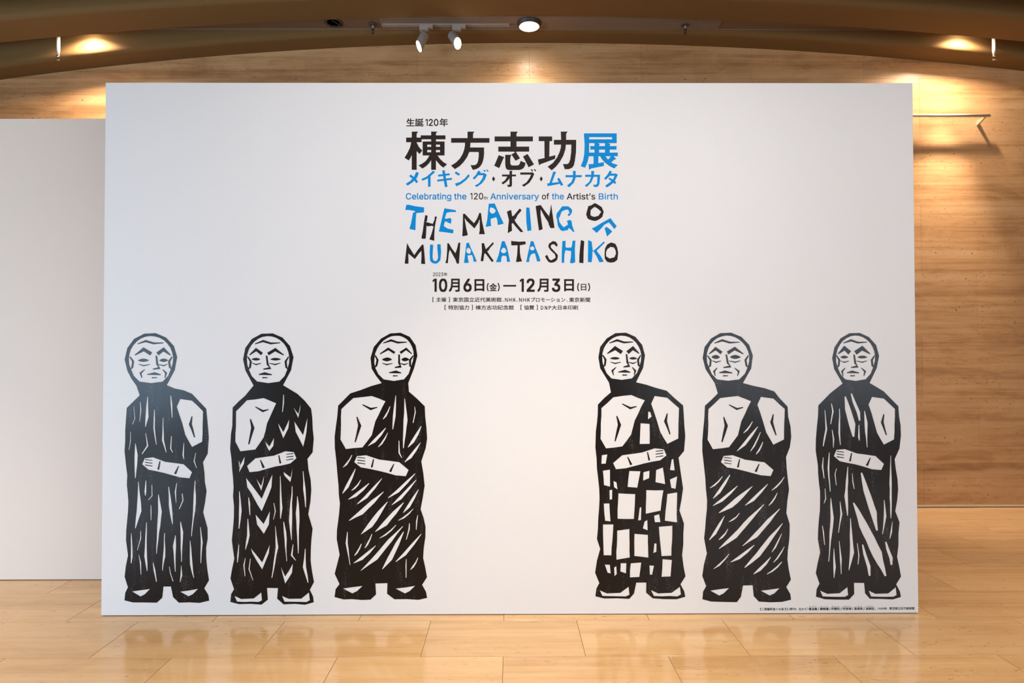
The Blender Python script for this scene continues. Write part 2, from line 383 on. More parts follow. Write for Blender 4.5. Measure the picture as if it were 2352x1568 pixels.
def P(px, py, lift=.0009):
    """point on the face of the title wall"""
    d = FW+RT*((px-1176)/FPX)-UP*((py-784)/FPX)
    t = (PY-CAM.y)/d.y; q = CAM+d*t
    return Vector((q.x, PY-lift, q.z))
TH = .0007
def flat(name, polys, mat, lift=.0009, label=None):
    """polys: list of [outer, hole, hole...] in photograph units; printed film with a hair of thickness"""
    vs = []; fs = []
    for n, loops in enumerate(polys):
        L3 = [[P(x, y, lift+.00003*(n % 12)) for x, y in lp] for lp in loops]
        L2 = [[Vector((p.x, p.z, 0)) for p in lp] for lp in L3]
        tris = tessellate_polygon(L2); base = len(vs); fl = [p for lp in L3 for p in lp]
        vs += fl
        for a, b_, c in tris:
            A, B, D = fl[a], fl[b_], fl[c]
            nz = (B.x-A.x)*(D.z-A.z)-(B.z-A.z)*(D.x-A.x)
            if abs(nz) < 1e-12: continue
            fs.append((base+a, base+b_, base+c) if nz > 0 else (base+a, base+c, base+b_))
    o = mesh(name, vs, fs, mat, tw)
    if label: o['label'] = label
    return o
def R4(x0, y0, x1, y1): return [(x0, y0), (x1, y0), (x1, y1), (x0, y1)]

# --- text set in type ---
FONT = None
try:
    import os
    FONT = bpy.data.fonts.load(os.path.join(bpy.utils.system_resource('DATAFILES'), 'fonts', 'Inter.woff2'))   # the sans that ships with Blender
except Exception: FONT = None
def typeset(items, mat, label, name='lettering', bold=.012):
    vs = []; fs = []
    for it in items:
        s, x0, x1, y0, y1 = it[:5]; bo = it[5] if len(it) > 5 else bold
        cu = bpy.data.curves.new('t', 'FONT'); cu.body = s; cu.size = 1
        if FONT and all(ord(c_) < 0x2100 for c_ in s): cu.font = FONT
        cu.resolution_u = 3 if (y1-y0) > 9 else 2
        ob = bpy.data.objects.new('t', cu); C.objects.link(ob)
        bpy.context.view_layer.update()
        dg = bpy.context.evaluated_depsgraph_get(); ev = ob.evaluated_get(dg); me = ev.to_mesh()
        co = [v.co.copy() for v in me.vertices]; fc = [tuple(p.vertices) for p in me.polygons]
        ev.to_mesh_clear(); bpy.data.objects.remove(ob); bpy.data.curves.remove(cu)
        if not co: continue
        ax = min(c.x for c in co); bx = max(c.x for c in co); ay = min(c.y for c in co); by = max(c.y for c in co)
        # heavier weight: the glyph laid down again a hair to each side
        e = bo*(y1-y0)*1.05 if len(s) < 9 or (y1-y0) > 12 else bo*(y1-y0)
        sh_ = [(0, 0)] if e <= 0 else [(-e, -e), (e, -e), (-e, e), (e, e)]
        for q_, (dx, dy) in enumerate(sh_):
            n = len(vs)
            for c in co:
                u = (c.x-ax)/(bx-ax); v = (by-c.y)/(by-ay) if by > ay else .5
                vs.append(P(x0+e+u*(x1-x0-2*e)+dx, y0+e+v*(y1-y0-2*e)+dy, .0009+.00002*q_))
            for f in fc:
                A, B, D = vs[n+f[0]], vs[n+f[1]], vs[n+f[2]]
                f = [n+i for i in f]
                nz = (B.x-A.x)*(D.z-A.z)-(B.z-A.z)*(D.x-A.x)
                fs.append(tuple(f) if nz > 0 else tuple(reversed(f)))
    o = mesh(name, vs, fs, mat, tw); o['label'] = label
    return o
typeset([('生誕', 933.5, 972.8, 272, 290.6, .018), ('20', 984.9, 1006.8, 273.2, 289.4, .02), ('年', 1009.5, 1028.8, 271.8, 290.8, .018)], M_TXT, 'small dark anniversary line at the top')
typeset([('Celebrating the', 932.1, 1071.3, 443, 462.1), ('Anniversary', 1126.3, 1238, 443.3, 461.9), ('the', 1267.4, 1294.9, 443.5, 458), ('Birth', 1375.2, 1419.1, 443.5, 458.1)], M_BLUE, 'blue words of the English subtitle')
typeset([('20', 1088.5, 1109.7, 443, 458), ('th', 1111.2, 1120, 451, 458), ('of', 1244.6, 1261.3, 443.4, 458), ('Artist’s', 1301.7, 1367.2, 443.5, 458.2)], M_TXT, 'dark words of the English subtitle')
typeset([('2023', 994.5, 1018.1, 625.7, 634, .008), ('年', 1019.1, 1027.8, 625.7, 634.1, .008)], M_TXT, 'small year above the dates')
typeset([('0', 1008.3, 1027.2, 639.5, 670.3, .03), ('月', 1030.9, 1055.9, 639.8, 670, .026), ('日', 1089.7, 1112.5, 640.9, 668.8, .03),
         ('(', 1117.9, 1122.9, 649.9, 668.6), ('金', 1124, 1141.4, 650.2, 668.2, .016), (')', 1142.7, 1147.7, 649.9, 668.6), ('2', 1209.5, 1228.1, 639.5, 670, .03),
         ('月', 1234.2, 1259.9, 639.8, 670, .026), ('3', 1267.6, 1286.9, 639.5, 670.3, .03), ('日', 1295.7, 1318.2, 640.9, 668.8, .03), ('(', 1325.6, 1330.5, 649.9, 668.6), ('日', 1334.1, 1346.6, 652, 666.9, .016), (')', 1350.3, 1355.2, 649.9, 668.6),
         ('6', 1064.4, 1083.3, 639.8, 670.1, .03)], M_TXT, 'large dark dates')
flat('dash', [[R4(1155.8, 654.2, 1185.5, 658)]], M_TXT)
a, z = 682.3, 693.5
typeset([('[', 993.2, 996.6, a, z, .004), ('主催', 1001.9, 1024.9, 682.6, 692.9), (']', 1030, 1033.1, a, z, .004), ('東京国立近代美術館', 1040, 1151.9, 682.6, 693.3), ('、', 1153.9, 1156.9, 690, 692.8), ('、', 1186.4, 1189.1, 690, 692.8), ('プロモーション', 1219.3, 1298.2, 682.8, 693.2, .01), ('、', 1301, 1303.9, 690.2, 693), ('東京新聞', 1307.2, 1355.4, 682.8, 693.6)], M_TXT, 'first small credit line')
a, z = 700, 711.5
typeset([('[', 1021.1, 1024.6, a, z, .004), ('特別協力', 1029.6, 1077.4, 700.6, 711.2), (']', 1082.9, 1086.1, a, z, .004), ('棟方志功記念館', 1092.2, 1180, 700.6, 711.2), ('[', 1195.5, 1198.9, a, z, .004), ('協賛', 1203.8, 1226.8, 700.8, 711.2), (']', 1232.1, 1235.2, a, z, .004), ('大日本印刷', 1267.4, 1327.3, 700.8, 711.3)], M_TXT, 'second small credit line')
# figures and capitals drawn straight
def one(x0, x1, y0, y1, t):
    h = y1-y0; return [(x0, y0+h*.115), (x1-t, y0), (x1, y0), (x1, y1), (x1-t, y1), (x1-t, y0+h*.165), (x0, y0+h*.28)]
flat('numeral', [[one(993.7, 1003.1, 639.8, 669.9, 5.1)], [one(1193.9, 1203.2, 639.8, 669.9, 5.1)], [one(977.2, 982.4, 273.4, 289.3, 2.1)], [one(1080.3, 1084.9, 443.2, 457.9, 1.7)]], M_TXT)
def capital(ch, x0, x1, y0, y1, t=1.25):
    w_ = x1-x0; my = (y0+y1)/2
    if ch == 'N': return [[R4(x0, y0, x0+t, y1)], [R4(x1-t, y0, x1, y1)], [[(x0, y0), (x0+t*1.1, y0), (x1, y1), (x1-t*1.1, y1)]]]
    if ch == 'H': return [[R4(x0, y0, x0+t, y1)], [R4(x1-t, y0, x1, y1)], [R4(x0, my-t/2, x1, my+t/2)]]
    if ch == 'K': return [[R4(x0, y0, x0+t, y1)], [[(x0+t*.8, my+1.2), (x1-t*1.4, y0), (x1, y0), (x0+t*.9, my+3)]], [[(x0+w_*.42, my-.9), (x0+w_*.62, my-1.8), (x1+.2, y1), (x1-t*1.2, y1)]]]
    if ch == 'D':
        arc = lambda r0, r1: [(x0+w_*.45+r0*math.sin(a), my-r1*math.cos(a)) for a in [PI*k/8 for k in range(9)]]
        return [[[(x0, y0)]+arc(w_*.55, (y1-y0)/2)+[(x0, y1)], [(x0+t, y0+t)]+arc(w_*.55-t, (y1-y0)/2-t)+[(x0+t, y1-t)]]]
    ym = y0+(y1-y0)*.56; r = (ym-y0)/2; cy = y0+r
    arc = lambda r0, r1: [(x0+w_*.5+r0*math.sin(a), cy-r1*math.cos(a)) for a in [PI*k/8 for k in range(9)]]
    return [[[(x0, y0)]+arc(w_*.5, r)+[(x0, ym)], [(x0+t, y0+t)]+arc(w_*.5-t, r-t)+[(x0+t, ym-t)]], [R4(x0, ym-.1, x0+t, y1)]]
pl = []
for ch, a_, b_, c_, d_ in (('N', 1159.9, 1166.3, 683.9, 692.7), ('H', 1169.1, 1175.3, 683.9, 692.7), ('K', 1178.1, 1184, 683.9, 692.7), ('N', 1192.3, 1198.8, 683.9, 692.7), ('H', 1201.6, 1208.2, 683.9, 692.7), ('K', 1210.8, 1216.8, 683.9, 692.7),
                        ('D', 1241.9, 1248, 702.2, 710.9), ('N', 1251.2, 1257, 702.2, 710.9), ('P', 1260.1, 1265.8, 702.2, 710.9)): pl += capital(ch, a_, b_, c_, d_)
flat('lettering', pl, M_TXT)
cap = [('《二菩薩釈迦十大弟子》', 1745.3, 1810, 1395.2, 1401.4), ('(部分)', 1812, 1829.4, 1395, 1401.4), ('左から', 1834.4, 1852.4, 1395, 1401.2)]
names = ['優波離', '羅睺羅', '阿難陀', '阿那律', '富楼那', '迦旃延']; ruby = ['うばり', 'らごら', 'あなんだ', 'あなりつ', 'ふるな', 'かせんねん']
x = 1854.0; stp = (2011.4-1854)/6
for i, (n_, r_) in enumerate(zip(names, ruby)):
    x0 = x+i*stp; dy = -1.0*i/5*.8
    cap += [('「', x0, x0+1.6, 1394.6+dy, 1400+dy), (n_, x0+3, x0+stp-3.4, 1394.8+dy, 1401+dy), ('」', x0+stp-2.4, x0+stp-.9, 1396+dy, 1401.2+dy), (r_, x0+4, x0+stp-5, 1391.4+dy, 1393.4+dy, .004)]
cap += [('1939年', 2016.7, 2037.4, 1394, 1400), ('東京国立近代美術館', 2042.2, 2100.3, 1393.4, 1399.6)]
typeset(cap, M_TXT, 'tiny caption in the bottom right corner')

# --- characters drawn as outlines; A, B, Cc, D are four windows on the lettering, 8.71 units to one ---
K = 8.7115
def W(ox, oy, pts): return [(ox+x/K, oy+y/K) for x, y in pts]
A = lambda *p: W(920, 260, p); B = lambda *p: W(1170, 260, p); Cc = lambda *p: W(920, 430, p); D = lambda *p: W(1170, 430, p)
def box(f, x0, y0, x1, y1): return [f((x0, y0), (x1, y0), (x1, y1), (x0, y1))]
def char(polys, mat, name='character', lift=.0009): return flat(name, [p if isinstance(p[0], list) else [p] for p in polys], mat, lift)
char([[A((225,368),(352,368),(330,400),(322,412),(322,1132),(225,1132))], box(A,112,487,420,580),
      [A((213,575),(240,575),(240,800),(200,890),(165,945),(80,890),(130,810),(185,700),(205,630))], [A((318,580),(328,600),(370,680),(435,748),(380,815),(318,753))],
      box(A,404,443,898,522), [A((613,368),(738,368),(715,395),(708,410),(708,1132),(613,1132))],
      [box(A,443,566,880,845)[0], box(A,533,628,615,673)[0], box(A,706,628,790,673)[0], box(A,533,735,615,781)[0], box(A,706,735,790,781)[0]],
      [A((578,843),(640,843),(640,900),(613,940),(570,1000),(510,1060),(437,1107),(360,1043),(430,1010),(500,960),(550,895))],
      [A((690,843),(740,843),(790,915),(860,980),(930,1023),(855,1088),(800,1045),(750,990),(710,940),(690,900))]], M_TXT)
char([[A((1340,368),(1478,368),(1455,400),(1450,418),(1450,500),(1340,500))], box(A,1013,498,1778,590),
      [A((1290,585),(1400,585),(1392,685),(1670,685),(1672,800),(1662,900),(1640,985),(1605,1050),(1560,1095),(1500,1122),(1445,1132),(1400,1038),(1470,1040),(1505,1030),(1535,1000),(1555,940),(1565,850),(1565,785),(1555,775),(1375,775),(1330,880),(1260,980),(1180,1060),(1087,1118),(1010,1048),(1110,985),(1190,905),(1245,810),(1275,720),(1288,650))]], M_TXT)
char([[B((22,368),(168,368),(148,400),(142,415),(142,770),(22,770))], box(B,-296,465,470,563), box(B,-222,668,395,768),
      [B((-213,838),(-103,880),(-123,910),(-203,1098),(-303,1050))],
      [B((-83,832),(43,832),(25,865),(17,920),(18,1000),(30,1033),(60,1045),(165,1045),(195,1028),(212,995),(225,953),(322,995),(310,1050),(285,1095),(240,1125),(190,1135),(0,1135),(-45,1128),(-72,1095),(-83,1030))],
      [B((40,825),(130,775),(213,903),(123,950))], [B((272,865),(363,815),(492,1025),(385,1080))], [B((102,765),(142,765),(130,790),(106,792))]], M_TXT)
char([box(B,587,465,855,558), [B((700,555),(803,555),(798,880),(703,900))], [B((570,925),(703,895),(800,868),(922,838),(912,912),(620,1020),(595,1045))],
      [B((1028,368),(1165,368),(1140,405),(1135,420),(1135,535),(1035,535))], box(B,890,533,1335,628),
      [B((1033,625),(1130,625),(1120,720),(1080,845),(1010,970),(930,1070),(847,1142),(765,1070),(870,995),(950,890),(1005,775),(1028,690))],
      [B((1240,625),(1335,625),(1332,780),(1310,950),(1290,1040),(1255,1090),(1190,1118),(1108,1120),(1072,1015),(1150,1018),(1188,1000),(1215,930),(1235,780))]], M_TXT)
char([box(B,1493,403,2147,478), [B((1493,440),(1595,440),(1595,780),(1588,870),(1565,970),(1515,1090),(1428,1060),(1475,940),(1497,820),(1505,640))], box(B,2055,470,2147,598), box(B,1590,523,2147,598),
      [B((1702,595),(1755,595),(1808,615),(1795,640),(1795,792),(1702,792))], [B((1912,595),(1965,595),(2022,617),(2007,640),(2007,792),(1912,792))], box(B,1618,657,2143,727), box(B,1585,788,2168,860),
      [B((1683,855),(1780,855),(1778,1000),(1683,1018))], [B((1583,1020),(1683,1015),(1778,998),(1890,978),(1890,1055),(1635,1105),(1595,1135))],
      [B((1812,855),(1915,855),(1975,930),(2060,1000),(2168,1035),(2098,1105),(2000,1055),(1910,985),(1850,920))], [B((2035,858),(2082,858),(2138,918),(2095,930),(2040,980),(1972,930))]], M_BLUE)
KB = M_BLUE; KT = M_TXT
char([[A((315,1172),(365,1195),(330,1290),(250,1375),(143,1448),(103,1413),(200,1350),(270,1270))], [A((203,1225),(300,1300),(350,1368),(320,1400),(240,1310),(172,1258))]], KB)
char([[A((650,1148),(690,1180),(600,1258),(600,1470),(550,1470),(550,1300),(445,1350),(412,1318),(520,1270),(600,1200))]], KB)
char([[A((750,1230),(980,1202),(986,1238),(755,1268))], [A((732,1330),(1025,1292),(1030,1330),(737,1367))], [A((835,1143),(885,1143),(895,1220),(940,1470),(890,1480),(858,1300))]], KB)
char([[A((1108,1165),(1190,1215),(1165,1250),(1083,1200))], [A((1358,1218),(1385,1255),(1310,1340),(1220,1410),(1120,1463),(1088,1408),(1190,1375),(1290,1300))]], KB)
char([[A((1555,1148),(1605,1168),(1590,1195),(1670,1195),(1725,1230),(1690,1320),(1630,1400),(1525,1475),(1485,1447),(1570,1400),(1635,1310),(1658,1240),(1555,1240),(1478,1327),(1443,1300),(1510,1230))], [A((1652,1143),(1672,1130),(1705,1160),(1688,1177))], [A((1712,1132),(1730,1122),(1763,1160),(1747,1175))]], KB)
char([[A((1860,1262),(1892,1313),(1860,1365),(1830,1313))]], KT); char([[B((636,1262),(667,1313),(636,1365),(605,1313))]], KT)
char([box(B,-148,1227,132,1263), [B((2,1152),(62,1152),(52,1170),(52,1440),(40,1465),(10,1473),(-30,1473),(-45,1430),(-5,1432),(2,1422))], [B((-40,1260),(18,1260),(-10,1320),(-60,1375),(-128,1423),(-160,1393),(-85,1340))]], KT)
char([[B((217,1185),(450,1185),(465,1180),(497,1215),(460,1300),(400,1390),(290,1470),(252,1438),(340,1385),(400,1300),(435,1228),(217,1228))], [B((425,1132),(442,1118),(475,1150),(458,1166))], [B((488,1127),(505,1115),(537,1150),(518,1163))]], KT)
char([[B((880,1163),(935,1180),(915,1215),(850,1392),(990,1375),(953,1312),(995,1292),(1078,1432),(1030,1455),(1012,1412),(765,1458),(755,1405),(800,1398))]], KB)
char([box(B,1123,1238,1447,1280), [B((1272,1150),(1333,1160),(1325,1190),(1325,1290),(1290,1390),(1195,1482),(1153,1445),(1240,1375),(1272,1290))]], KB)
char([[B((1637,1152),(1700,1160),(1692,1190),(1690,1230),(1812,1230),(1812,1300),(1800,1420),(1765,1473),(1695,1475),(1673,1430),(1735,1430),(1755,1400),(1763,1272),(1685,1272),(1640,1380),(1548,1475),(1507,1448),(1600,1370),(1635,1272),(1517,1272),(1517,1230),(1637,1230))]], KB)
char([[B((2007,1150),(2053,1165),(2030,1207),(2120,1207),(2130,1203),(2168,1233),(2110,1353),(2138,1383),(2112,1417),(2080,1390),(2020,1440),(1950,1485),(1915,1450),(2040,1360),(1980,1310),(2000,1288),(2070,1325),(2105,1250),(2010,1250),(1928,1333),(1893,1307),(1960,1230))]], KB)
# hand-cut title letters
def letter(mat, *p): flat('letter', [list(p)], mat)
bl, dk = M_BLUE, M_TXT
letter(bl, Cc((115,355),(150,347),(300,380),(473,403),(468,503),(315,515),(305,620),(297,860),(177,832),(210,720),(250,510),(295,490),(280,472),(150,452),(95,455)))
letter(dk, Cc((495,557),(542,568),(528,680),(497,690),(550,705),(645,732),(662,690),(680,650),(685,588),(705,582),(728,592),(712,650),(685,800),(675,950),(673,1070),(577,1043),(620,930),(660,785),(630,770),(540,782),(520,765),(512,900),(505,1015),(490,1030),(440,1030),(417,1015),(445,880),(470,690)))
letter(bl, Cc((877,420),(1000,440),(1103,458),(1110,495),(1000,495),(920,510),(885,625),(920,630),(965,618),(1005,618),(1018,650),(1008,730),(960,712),(900,675),(875,720),(865,775),(940,825),(1060,850),(1052,923),(900,900),(767,885),(820,660)))
letter(dk, Cc((1250,530),(1287,530),(1370,620),(1470,720),(1530,630),(1580,507),(1610,520),(1630,680),(1660,820),(1687,938),(1570,938),(1585,860),(1585,650),(1575,648),(1560,700),(1478,825),(1400,745),(1315,665),(1288,618),(1283,640),(1310,800),(1342,935),(1340,962),(1235,980),(1245,800)))
letter(bl, Cc((1765,330),(1885,323),(1950,480),(2065,730),(1945,755),(1935,650),(1915,597),(1805,630),(1803,700),(1815,772),(1705,793),(1735,640)), Cc((1800,400),(1860,415),(1907,465),(1880,515),(1825,530),(1785,490),(1782,440)))
letter(dk, D((-50,488),(15,458),(37,460),(55,578),(85,570),(208,423),(243,463),(160,560),(130,630),(103,645),(120,690),(190,780),(272,880),(268,895),(222,895),(120,780),(70,715),(45,730),(52,868),(-33,918),(-25,800),(-10,655)))
letter(bl, D((338,402),(402,410),(415,560),(440,860),(362,877),(340,700),(335,520)))
letter(dk, D((525,375),(628,355),(700,460),(803,590),(795,560),(815,480),(830,360),(838,347),(850,450),(902,815),(820,815),(785,740),(780,705),(700,580),(630,450),(623,450),(625,560),(665,838),(592,865),(560,640)))
letter(bl, D((1058,380),(1175,380),(1225,415),(1253,450),(1253,490),(1230,540),(1200,572),(1170,572),(1170,540),(1200,520),(1190,470),(1160,445),(1110,455),(1045,485),(1030,530),(1005,600),(988,610),(1000,690),(1035,745),(1085,800),(1168,750),(1165,690),(1133,685),(1195,652),(1243,670),(1255,760),(1302,893),(1280,895),(1230,845),(1195,812),(1160,860),(1115,862),(1075,878),(1020,855),(970,770),(955,660),(937,590),(945,525)))
letter(dk, D((1708,315),(1760,340),(1845,395),(1887,490),(1860,590),(1800,640),(1735,670),(1690,672),(1610,650),(1565,625),(1535,545),(1550,480),(1580,375),(1630,365)), D((1705,390),(1765,425),(1838,490),(1780,570),(1705,592),(1650,578),(1622,555),(1625,460),(1665,420)))
flat('letter', [[D((2022,617),(2075,690),(2148,778),(2097,835),(2040,760),(1990,703),(1905,745),(1830,830),(1747,913),(1647,823),(1720,790),(1850,710))], [D((1905,820),(1940,790),(2000,830),(2058,885),(1953,985),(1930,900))]], bl)
letter(dk, Cc((130,1115),(180,1210),(275,1355),(340,1260),(435,1142),(460,1155),(475,1300),(493,1535),(412,1530),(418,1400),(418,1270),(370,1320),(287,1435),(210,1370),(155,1325),(158,1450),(157,1530),(82,1525),(105,1340)))
letter(bl, Cc((592,1145),(640,1145),(653,1165),(645,1280),(640,1400),(655,1460),(700,1480),(735,1455),(752,1400),(735,1200),(735,1142),(800,1138),(812,1300),(795,1460),(740,1515),(700,1530),(630,1512),(590,1465),(583,1300)))
letter(dk, Cc((937,1118),(965,1120),(1030,1230),(1098,1320),(1130,1230),(1158,1108),(1195,1108),(1185,1280),(1167,1527),(1125,1525),(1100,1450),(985,1245),(965,1320),(945,1520),(897,1512),(920,1430),(932,1280)))
letter(bl, Cc((1318,1115),(1367,1108),(1400,1200),(1470,1350),(1525,1485),(1463,1490),(1450,1410),(1430,1352),(1340,1365),(1345,1410),(1365,1512),(1270,1513),(1290,1350)), Cc((1365,1205),(1410,1260),(1400,1315),(1375,1332),(1330,1310),(1312,1265),(1330,1225)))
letter(dk, Cc((1622,1120),(1670,1117),(1705,1240),(1760,1190),(1850,1095),(1865,1130),(1790,1210),(1760,1265),(1733,1280),(1780,1355),(1862,1470),(1830,1497),(1750,1390),(1695,1320),(1675,1330),(1655,1480),(1603,1475),(1630,1290)))
letter(bl, Cc((2028,1080),(2080,1075),(2130,1200),(2193,1490),(2127,1490),(2122,1400),(2110,1375),(2050,1365),(2020,1395),(2010,1495),(1910,1498),(1960,1360)), Cc((2045,1210),(2085,1212),(2110,1250),(2118,1285),(2080,1317),(2035,1315),(2003,1270)))
letter(dk, D((42,1065),(65,1078),(200,1088),(318,1082),(330,1137),(207,1162),(210,1300),(225,1400),(252,1480),(190,1490),(132,1495),(155,1350),(165,1160),(40,1162),(35,1105)))
letter(bl, D((428,1078),(480,1080),(530,1230),(590,1370),(623,1475),(555,1487),(530,1390),(510,1322),(470,1325),(430,1345),(400,1420),(397,1492),(337,1497),(370,1330)), D((465,1177),(505,1215),(490,1250),(460,1267),(412,1240),(417,1200)))
letter(dk, D((870,1075),(930,1090),(967,1150),(945,1193),(905,1145),(860,1138),(828,1165),(830,1205),(890,1270),(967,1350),(967,1410),(945,1465),(890,1500),(830,1510),(780,1490),(745,1440),(712,1380),(755,1350),(770,1380),(800,1440),(835,1462),(925,1408),(910,1340),(820,1255),(778,1190),(790,1130)))
letter(bl, D((1060,1075),(1125,1070),(1122,1180),(1135,1210),(1240,1205),(1255,1150),(1263,1070),(1320,1065),(1310,1240),(1315,1500),(1250,1522),(1212,1510),(1230,1400),(1235,1275),(1120,1258),(1100,1350),(1095,1510),(1045,1510),(1050,1280)))
letter(dk, D((1430,1055),(1498,1077),(1485,1280),(1480,1518),(1397,1508),(1402,1350),(1415,1200)))
letter(bl, D((1575,1055),(1645,1085),(1668,1265),(1682,1270),(1890,1083),(1910,1105),(1745,1270),(1830,1380),(1887,1487),(1800,1500),(1750,1390),(1680,1275),(1660,1290),(1660,1380),(1645,1500),(1570,1495),(1573,1280)))
letter(dk, D((2035,1103),(2120,1130),(2155,1200),(2177,1310),(2160,1450),(2100,1497),(2025,1507),(1955,1490),(1910,1430),(1903,1330),(1915,1220),(1960,1140)), D((2018,1190),(2095,1205),(2127,1270),(2132,1330),(2100,1400),(2060,1410),(2005,1425),(1935,1380),(1932,1300),(1960,1235),(2000,1210)))
#FIGURES
# --- the six printed figures: plain robed standing figures in a block-print manner ---
def rough(poly, rnd, step=17, amp=.9):
    out = []
    for i, p in enumerate(poly):
        q = poly[(i+1) % len(poly)]; L_ = math.hypot(q[0]-p[0], q[1]-p[1]); n = max(1, int(L_/step))
        for k in range(n):
            t = k/n; a = amp if k else amp*.4
            out.append((p[0]+(q[0]-p[0])*t+rnd.uniform(-a, a), p[1]+(q[1]-p[1])*t+rnd.uniform(-a, a)))
    return out
def smooth_poly(pts, n=4):
    out = []; N = len(pts)
    for i in range(N):
        p0, p1, p2, p3 = pts[i-1], pts[i], pts[(i+1) % N], pts[(i+2) % N]
        for k in range(n):
            t = k/n
            out.append(tuple(.5*((2*b)+(-a+c)*t+(2*a-5*b+4*c-d)*t*t+(-a+3*b-3*c+d)*t**3) for a, b, c, d in zip(p0, p1, p2, p3)))
    return out
def inside(p, poly):
    c = False; x, y = p
    for i in range(len(poly)):
        (x1, y1), (x2, y2) = poly[i-1], poly[i]
        if (y1 > y) != (y2 > y) and x < (x2-x1)*(y-y1)/(y2-y1)+x1: c = not c
    return c
def segd(p, a, b):
    dx, dy = b[0]-a[0], b[1]-a[1]; L_ = dx*dx+dy*dy
    t = 0 if L_ == 0 else max(0, min(1, ((p[0]-a[0])*dx+(p[1]-a[1])*dy)/L_))
    return math.hypot(p[0]-a[0]-t*dx, p[1]-a[1]-t*dy)
def pdist(p, poly): return min(segd(p, poly[i-1], poly[i]) for i in range(len(poly)))
def clear(a, b, d):
    if any(inside(p, b) for p in a) or any(inside(p, a) for p in b): return False
    return min(min(pdist(p, b) for p in a), min(pdist(p, a) for p in b)) > d
def bar(x0, y0, x1, y1, w0, w1):
    dx, dy = x1-x0, y1-y0; L_ = math.hypot(dx, dy); nx, ny = -dy/L_, dx/L_
    return [(x0+nx*w0, y0+ny*w0), (x1+nx*w1, y1+ny*w1), (x1-nx*w1, y1-ny*w1), (x0-nx*w0, y0-ny*w0)]
def stroke(pts, ws):
    L_, R_ = [], []
    for i, p in enumerate(pts):
        a = pts[max(0, i-1)]; b = pts[min(len(pts)-1, i+1)]; dx, dy = b[0]-a[0], b[1]-a[1]; l = math.hypot(dx, dy) or 1
        nx, ny = -dy/l*ws[i], dx/l*ws[i]; L_.append((p[0]+nx, p[1]+ny)); R_.append((p[0]-nx, p[1]-ny))
    return L_+R_[::-1]

